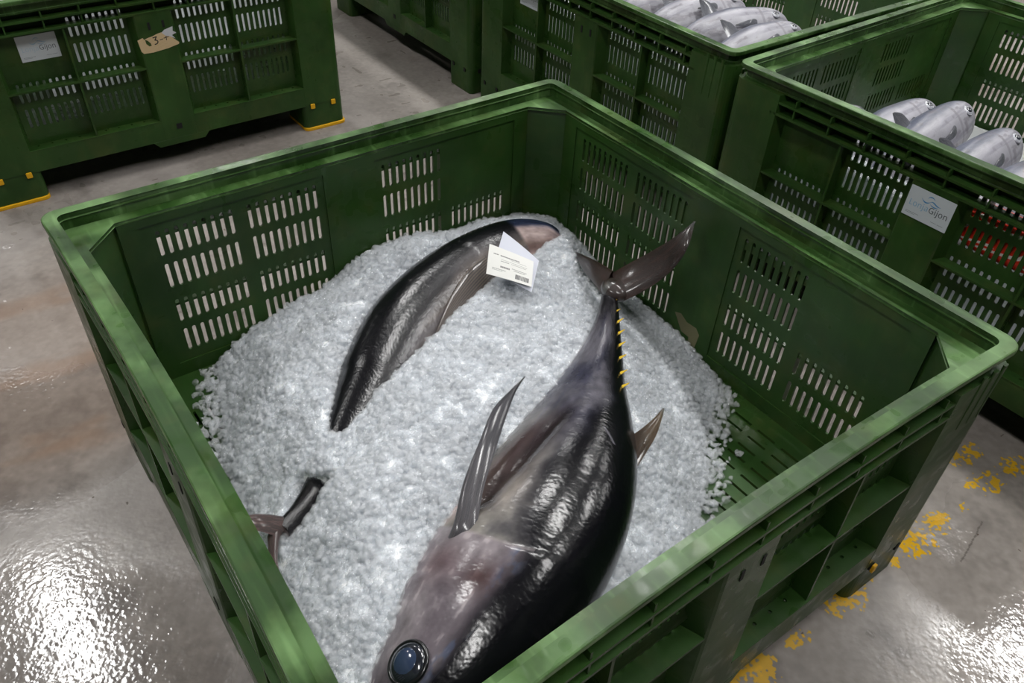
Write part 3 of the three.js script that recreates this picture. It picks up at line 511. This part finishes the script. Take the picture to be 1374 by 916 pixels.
  const tail = mesh('tail_fin', fin([[0.38, 0.352, -0.06], [0.419, 0.385, -0.034], [0.459, 0.43, -0.012], [0.483, 0.485, -0.001], [0.527, 0.522, -0.03]], [[0.42, 0.362, -0.143], [0.447, 0.395, -0.118], [0.47, 0.44, -0.081], [0.489, 0.488, -0.045], [0.522, 0.524, -0.029]], 0.026), fm, t);
  tail.userData.label = 'dark brown upturned tail fin';
  mesh('tail_lobe', fin([[0.427, 0.362, -0.145], [0.437, 0.345, -0.216], [0.454, 0.32, -0.273], [0.47, 0.295, -0.332]], [[0.355, 0.35, -0.092], [0.386, 0.335, -0.168], [0.417, 0.315, -0.236], [0.464, 0.293, -0.324]], 0.022), fm, tail);
  { const g = new THREE.SphereGeometry(1, 24, 16); g.scale(0.03, 0.021, 0.036); g.translate(0.387, 0.358, -0.095); mesh('tail_root', g, fm, tail); }
  // finlets along the back of the tail stalk
  const FL = [[0.366, 0.34, -0.065], [0.342, 0.34, -0.035], [0.318, 0.34, -0.006], [0.293, 0.335, 0.022], [0.264, 0.335, 0.059], [0.241, 0.33, 0.091], [0.212, 0.33, 0.128], [0.183, 0.33, 0.17]];
  const ym = new THREE.MeshStandardMaterial({ color: new THREE.Color(0xd9b410), roughness: 0.45 });
  FL.forEach(([x, y, z], i) => {
    const s = clamp((i + 0.9) / 11 * 0.52 + 0.02); let best = null, bd = 9; for (let k = 0; k < 60; k++) { const q = body.point(k / 150 + 0.01, 14 * deg), d = (q.x - x) ** 2 + (q.z - z) ** 2; if (d < bd) { bd = d; best = k / 150 + 0.01; } }
    const f = body.frame(best), r0 = body.point(best, 12 * deg), sz = i < 2 ? 0.006 : 0.011;
    const back = f.T.clone().negate(); const dd = f.D.clone();
    const r1 = r0.clone().addScaledVector(f.T, sz * 0.7).addScaledVector(dd, -0.004), r2 = r0.clone().addScaledVector(back, sz * 0.5).addScaledVector(dd, -0.004), tip = r0.clone().addScaledVector(dd, sz * 1.15).addScaledVector(back, sz * 0.75);
    const a = (v) => [v.x, v.y, v.z]; mesh('finlet', fin([a(r1), a(r1.clone().lerp(tip, 0.5)), a(tip)], [a(r2), a(r2.clone().lerp(tip, 0.5).addScaledVector(back, 0.001)), a(tip.clone().addScaledVector(back, 0.0015))], 0.005, 6, 4), ym, t);
  });
  // second dorsal fin
  mesh('dorsal_fin', fin([[0.091, 0.325, 0.294], [0.127, 0.345, 0.284], [0.162, 0.362, 0.271], [0.199, 0.38, 0.247]], [[0.133, 0.335, 0.234], [0.155, 0.352, 0.241], [0.179, 0.368, 0.244], [0.199, 0.381, 0.243]], 0.014), finM(finTex([66, 52, 42], [120, 104, 66], [88, 66, 52])), t).userData.label = 'short brown dorsal fin';
  // long pectoral fin held away from the flank
  mesh('pectoral_fin', fin([[-0.306, 0.39, 0.28], [-0.276, 0.425, 0.272], [-0.226, 0.444, 0.225], [-0.163, 0.453, 0.176], [-0.1, 0.448, 0.125], [-0.04, 0.436, 0.094], [0.004, 0.43, 0.076]], [[-0.285, 0.39, 0.31], [-0.255, 0.425, 0.3], [-0.205, 0.44, 0.25], [-0.143, 0.446, 0.196], [-0.082, 0.442, 0.142], [-0.032, 0.434, 0.1], [0.005, 0.43, 0.077]], 0.014, 40, 12), finM(finTex([92, 88, 92], [40, 42, 50], [70, 70, 76]), 0.4), t).userData.label = 'long grey sickle shaped pectoral fin';
}

// --- the second tuna, half sunk in the ice
{
  const t = thing('tuna', 'dark tuna half sunk in the ice, a white tag near its head', 'fish');
  const st = [[-0.465, 0.29, 0.036, 0.016, 0.016, 0.013], [-0.417, 0.28, 0.009, 0.02, 0.02, 0.018], [-0.352, 0.27, -0.035, 0.034, 0.034, 0.03], [-0.292, 0.265, -0.081, 0.052, 0.052, 0.044], [-0.24, 0.262, -0.126, 0.066, 0.066, 0.056], [-0.17, 0.262, -0.183, 0.083, 0.083, 0.07], [-0.126, 0.265, -0.221, 0.092, 0.092, 0.077], [-0.022, 0.27, -0.297, 0.104, 0.104, 0.086], [0.095, 0.27, -0.359, 0.107, 0.107, 0.09], [0.228, 0.275, -0.403, 0.1, 0.1, 0.086], [0.355, 0.28, -0.424, 0.083, 0.083, 0.07], [0.44, 0.285, -0.405, 0.055, 0.06, 0.05], [0.485, 0.28, -0.375, 0.012, 0.014, 0.012]];
  const roll = 33 * deg, D = V(-0.43, 0, -0.9).multiplyScalar(Math.cos(roll)).add(V(0, Math.sin(roll), 0));
  const tex = dataTex(1024, 512, (u, v) => {
    let p = v * 360; if (p > 180) p = 360 - p; const s = u, n = fbm(u * 14, v * 14, 5, 14, 701), n2 = fbm(u * 50, v * 50, 3, 50, 702), st2 = fbm(u * 6, v * 60, 3, 6, 703);
    const edge = mix(86, 66, sst(0.45, 0.75, s));
    let c = lerp3([10, 10, 15], lerp3([58, 56, 62], [98, 92, 92], sst(0.3, 0.7, n)), sst(edge - 12, edge + 26, p + 24 * (n - 0.5)));
    c = lerp3(c, [112, 98, 84], sst(0.4, 0.7, st2) * 0.5 * sst(0.5, 0.66, s) * sst(70, 95, p));
    c = lerp3(c, [164, 154, 152], sst(118, 150, p) * 0.8);
    if (s < 0.35) c = lerp3(c, [22, 20, 22], sst(0.3, 0.1, s) * 0.8);
    const hd = sst(0.825, 0.84, s); if (hd > 0) { let h = lerp3([150, 132, 130], [196, 176, 172], sst(0.3, 0.7, n)); h = lerp3([38, 46, 68], h, sst(46, 66, p + 20 * (n - 0.5))); h = lerp3(h, [80, 58, 52], Math.exp(-(((p - 100) / 12) ** 2)) * 0.7); c = lerp3(c, h, hd); }
    const k = 0.82 + 0.34 * n2; return [c[0] * k, c[1] * k, c[2] * k];
  });
  const body = fishBody(st, D, (s, phi) => { const p = phi / deg; return p > 180 ? 1 : 1 + 0.02 * sst(0.735, 0.745, s) * sst(0.86, 0.79, s) * sst(20, 45, p) * sst(160, 135, p); }, 200, 90);
  mesh('body', body.geo, skinMat(tex, 0.25, 0.0005), t);
  const fm = finM(finTex([62, 48, 46], [104, 84, 82], [120, 92, 88]));
  const tail = mesh('tail_fin', fin([[-0.445, 0.29, 0.015], [-0.475, 0.315, 0.01], [-0.5, 0.335, 0.012], [-0.535, 0.35, 0.018]], [[-0.475, 0.295, 0.05], [-0.49, 0.315, 0.046], [-0.51, 0.332, 0.038], [-0.536, 0.35, 0.022]], 0.018), fm, t);
  mesh('tail_lobe', fin([[-0.455, 0.295, 0.022], [-0.478, 0.3, 0.06], [-0.497, 0.305, 0.1], [-0.51, 0.305, 0.15]], [[-0.49, 0.3, 0.04], [-0.502, 0.305, 0.075], [-0.51, 0.308, 0.11], [-0.512, 0.306, 0.152]], 0.016), fm, tail);
  // folded pectoral fin along the flank, with fine rays
  const bp = (s, p, h = 0.003) => { const q = body.point(s, p * deg), f = body.frame(s); const c = V(...catmull(st, s).slice(0, 3)); q.addScaledVector(q.clone().sub(c).normalize(), h); return [q.x, q.y, q.z]; };
  const ft = dataTex(256, 128, (u, v) => { const r = 0.5 + 0.5 * Math.sin(v * 70 + 3 * u); const c = lerp3([60, 56, 58], [118, 104, 90], r * 0.7 + 0.3 * fbm(u * 6, v * 6, 3)); return c; });
  mesh('pectoral_fin', fin([bp(0.74, 84), bp(0.7, 86, 0.006), bp(0.65, 92, 0.006), bp(0.6, 100, 0.005), bp(0.55, 110, 0.004)], [bp(0.735, 112), bp(0.7, 116, 0.006), bp(0.65, 116, 0.006), bp(0.6, 114, 0.005), bp(0.555, 112, 0.004)], 0.006, 30, 12), finM(ft, 0.4), t).userData.label = 'folded brown rayed pectoral fin';
}

// --- white tag fastened at the gill of the half-sunk tuna
{
  const t = thing('paper_tag', 'folded white printed tag with a barcode lying on the half sunk tuna', 'tag');
  const tex = canvasTex(512, 384, (g, w, h) => {
    g.fillStyle = '#e6e6e2'; g.fillRect(0, 0, w, h); g.fillStyle = '#3a3a3c';
    for (const [x, y, l, hh] of [[60, 96, 60, 13], [140, 96, 150, 15], [300, 92, 60, 15], [150, 150, 300, 4], [150, 170, 90, 8], [270, 170, 160, 5], [150, 236, 100, 22], [280, 226, 160, 7], [300, 246, 130, 7], [60, 284, 150, 7], [60, 302, 120, 5], [260, 120, 180, 4]]) for (let i = 0; i < l; i += 12) g.fillRect(x + i, y, 8, hh);
    for (let i = 0; i < 150; i += 3) if (((i * 7919) % 11) > 4) g.fillRect(322 + i, 286, 2.4 + (i % 4), 62);
  });
  const quad = (P, n, bend, th) => { const g = slab(roundRect(0.5, 0.5, 0.02, 2), [], 0.02); const base = new THREE.BoxGeometry(1, 1, 1, 12, 12, 1); const p = base.attributes.position, uv = base.attributes.uv; for (let i = 0; i < p.count; i++) { const u = p.getX(i) + 0.5, v = p.getY(i) + 0.5, w = p.getZ(i); const q = P[3].clone().multiplyScalar((1 - u) * (1 - v)).addScaledVector(P[2], u * (1 - v)).addScaledVector(P[1], u * v).addScaledVector(P[0], (1 - u) * v); q.addScaledVector(n, w * th + bend * (4 * u * (1 - u)) + bend * 0.6 * Math.sin(v * 3)); p.setXYZ(i, q.x, q.y, q.z); uv.setXY(i, u, v); } base.computeVertexNormals(); return base; };
  const n = V(-0.3, 0.8, 0.5).normalize();
  mesh('front_leaf', quad([V(0.218, 0.402, -0.34), V(0.26, 0.402, -0.231), V(0.213, 0.387, -0.175), V(0.159, 0.387, -0.268)], n, 0.003, 0.001), new THREE.MeshStandardMaterial({ map: tex, roughness: 0.5 }), t).userData.label = 'printed white front leaf with a barcode';
  mesh('back_leaf', quad([V(0.276, 0.4, -0.367), V(0.281, 0.392, -0.238), V(0.21, 0.377, -0.17), V(0.175, 0.383, -0.27)], n, 0.004, 0.001), new THREE.MeshStandardMaterial({ color: new THREE.Color(0xcfd2de), roughness: 0.5 }), t).userData.label = 'plain white back leaf';
}

// --- silver fish in the other bins
const silverTex = dataTex(512, 256, (u, v) => { let p = v * 360; if (p > 180) p = 360 - p; const n = fbm(u * 12, v * 12, 4, 12, 801), s2 = fbm(u * 5, v * 40, 3, 5, 802); let c = lerp3([92, 97, 112], [166, 165, 173], sst(8, 50, p + 24 * (n - 0.5))); c = lerp3(c, [188, 187, 192], sst(85, 130, p) * 0.8); c = lerp3(c, [128, 127, 138], sst(0.45, 0.7, s2) * 0.6); c = lerp3(c, [116, 112, 118], sst(0.58, 0.72, fbm(u * 30, v * 30, 3, 30, 811)) * 0.5); if (u > 0.66 && u < 0.675) c = lerp3(c, [110, 106, 112], 0.35); const k = 0.9 + 0.2 * n; return [c[0] * k, c[1] * k, c[2] * k]; });
const silverMat = skinMat(silverTex, 0.36, 0.0006);
function silverFish() {
  const g = new THREE.Group();
  const st = [[-0.19, -0.12, 0.0, 0.008, 0.008, 0.008], [-0.175, -0.085, 0, 0.013, 0.013, 0.012], [-0.145, -0.045, 0, 0.034, 0.034, 0.026], [-0.08, -0.012, 0, 0.06, 0.06, 0.044], [0.02, 0, 0, 0.073, 0.073, 0.053], [0.1, 0, 0, 0.07, 0.071, 0.052], [0.18, 0, 0, 0.06, 0.062, 0.045], [0.235, -0.003, 0, 0.042, 0.043, 0.033], [0.27, -0.008, 0, 0.012, 0.014, 0.012]];
  const b = fishBody(st, V(0, 0.35, -0.94), (s, phi) => { const p = phi / deg; return p > 180 ? 1 : 1 + 0.03 * sst(0.69, 0.7, s) * sst(0.85, 0.78, s) * sst(20, 45, p) * sst(160, 135, p); }, 70, 40);
  mesh('body', b.geo, silverMat, g);
  const dk = finM(finTex([96, 99, 108], [72, 75, 84], [120, 120, 126]));
  mesh('tail_fin', fin([[-0.185, -0.11, -0.01], [-0.195, -0.13, -0.05], [-0.2, -0.14, -0.09]], [[-0.195, -0.135, 0.005], [-0.205, -0.145, -0.045], [-0.204, -0.145, -0.09]], 0.008, 10, 6), dk, g);
  mesh('tail_fin', fin([[-0.185, -0.11, 0.01], [-0.195, -0.13, 0.05], [-0.2, -0.14, 0.09]], [[-0.195, -0.135, -0.005], [-0.205, -0.145, 0.045], [-0.204, -0.145, 0.09]], 0.008, 10, 6), dk, g);
  mesh('pectoral_fin', fin([[0.1, 0.05, 0.0], [0.06, 0.06, 0.01], [0.0, 0.06, 0.02]], [[0.095, 0.045, 0.025], [0.05, 0.055, 0.03], [-0.005, 0.058, 0.024]], 0.006, 10, 6), dk, g);
  mesh('dorsal_fin', fin([[0.0, 0.02, -0.07], [-0.02, 0.03, -0.1], [-0.05, 0.035, -0.115]], [[-0.06, 0.015, -0.055], [-0.06, 0.025, -0.09], [-0.06, 0.035, -0.115]], 0.006, 8, 5), dk, g);
  const s = 0.76, ph = 70 * deg, p = b.point(s, ph), c = V(...catmull(st, s).slice(0, 3)); eyeball(g, p, p.clone().sub(c).normalize(), 0.0145, new THREE.Color(0x2e323a), new THREE.Color(0xb9bcc4), new THREE.Color(0x8a8a92));
  return g;
}
const protoFish = silverFish();
let fishUsed = false;
function putFish(pos, yaw, pitch, roll, label, scale = 1) { const f = fishUsed ? protoFish.clone() : protoFish; fishUsed = true; f.name = numbered('silver_fish'); f.position.set(...pos); f.rotation.set(roll, yaw, pitch, 'YZX'); f.scale.setScalar(scale); scene.add(f); return tag(f, label, 'fish', pos[2] < -0.5 && pos[0] > 1 ? 'silver fish in the bin behind' : pos[0] > 1 ? 'silver fish in the right bin' : 'silver fish in the left bin'); }
// right bin
putFish([1.42, 0.425, -0.15], 0.05, 0.05, 0.45, 'silver fish at the left end of the right bin, its head under ice');
putFish([1.4, 0.455, -0.03], 0.1, 0.1, 0.6, 'silver fish with a clear round eye, second from the left in the right bin');
putFish([1.41, 0.435, 0.105], 0.06, 0.08, 0.6, 'silver fish with an open eye at the right picture edge, in the right bin');
putFish([1.39, 0.425, 0.23], 0.02, 0.04, 0.5, 'silver fish lowest in view in the right bin, against its front wall');
// bin behind
putFish([1.4, 0.5, -1.22], -0.12, 0.0, 0.4, 'silver fish farthest up the row in the bin behind, at the picture top');
putFish([1.42, 0.51, -1.07], -0.1, -0.02, 0.5, 'silver fish second from the picture top in the bin behind');
putFish([1.42, 0.515, -0.93], -0.05, -0.02, 0.35, 'silver fish mid row in the bin behind, beside two dark upright fins');
putFish([1.46, 0.505, -0.8], -0.15, -0.02, 0.5, 'silver fish in the bin behind, next to the nearest one by the corner');
putFish([1.43, 0.495, -0.665], 0.05, 0.0, 0.45, 'silver fish nearest the front right corner of the bin behind');
// left bin
putFish([-0.36, 0.545, -1.98], 0.1, 0, 0.0, 'silver fish on the ice at the front of the upper left bin');
putFish([-0.34, 0.545, -2.15], 0.15, 0, 0.0, 'silver fish behind the front one in the upper left bin');

// --- red packet pressed against the front wall of the right bin
{
  const tex = canvasTex(256, 256, (g, w, h) => { g.fillStyle = '#e2301c'; g.fillRect(0, 0, w, h); g.strokeStyle = '#f2e6e2'; g.lineWidth = 12; for (let i = 0; i < 5; i++) { g.beginPath(); g.moveTo(-20 + i * 62, 190); g.lineTo(60 + i * 62, 120 + (i % 2) * 30); g.stroke(); } g.beginPath(); g.arc(120, 70, 30, 0, 5); g.stroke(); });
  const g = new THREE.SphereGeometry(1, 40, 28); const p = g.attributes.position, uv = g.attributes.uv;
  for (let i = 0; i < p.count; i++) { const x = p.getX(i), y = p.getY(i), z = p.getZ(i); const e = (v) => Math.sign(v) * Math.pow(Math.abs(v), 0.55); const w = 1 + 0.06 * Math.sin(x * 9 + y * 7); p.setXYZ(i, e(x) * 0.022 * w, e(y) * 0.055 * w, e(z) * 0.12 * w); uv.setXY(i, z * 0.5 + 0.5, y * 0.5 + 0.5); }
  g.computeVertexNormals();
  const m = mesh('red_packet', g, new THREE.MeshPhysicalMaterial({ map: tex, roughness: 0.3, clearcoat: 0.5 }), scene);
  m.position.set(1.182, 0.447, 0.335); m.rotation.y = 0.026; tag(m, 'red plastic packet with white marks behind the slots of the right bin', 'packet');
}

renderer.render(scene, camera);
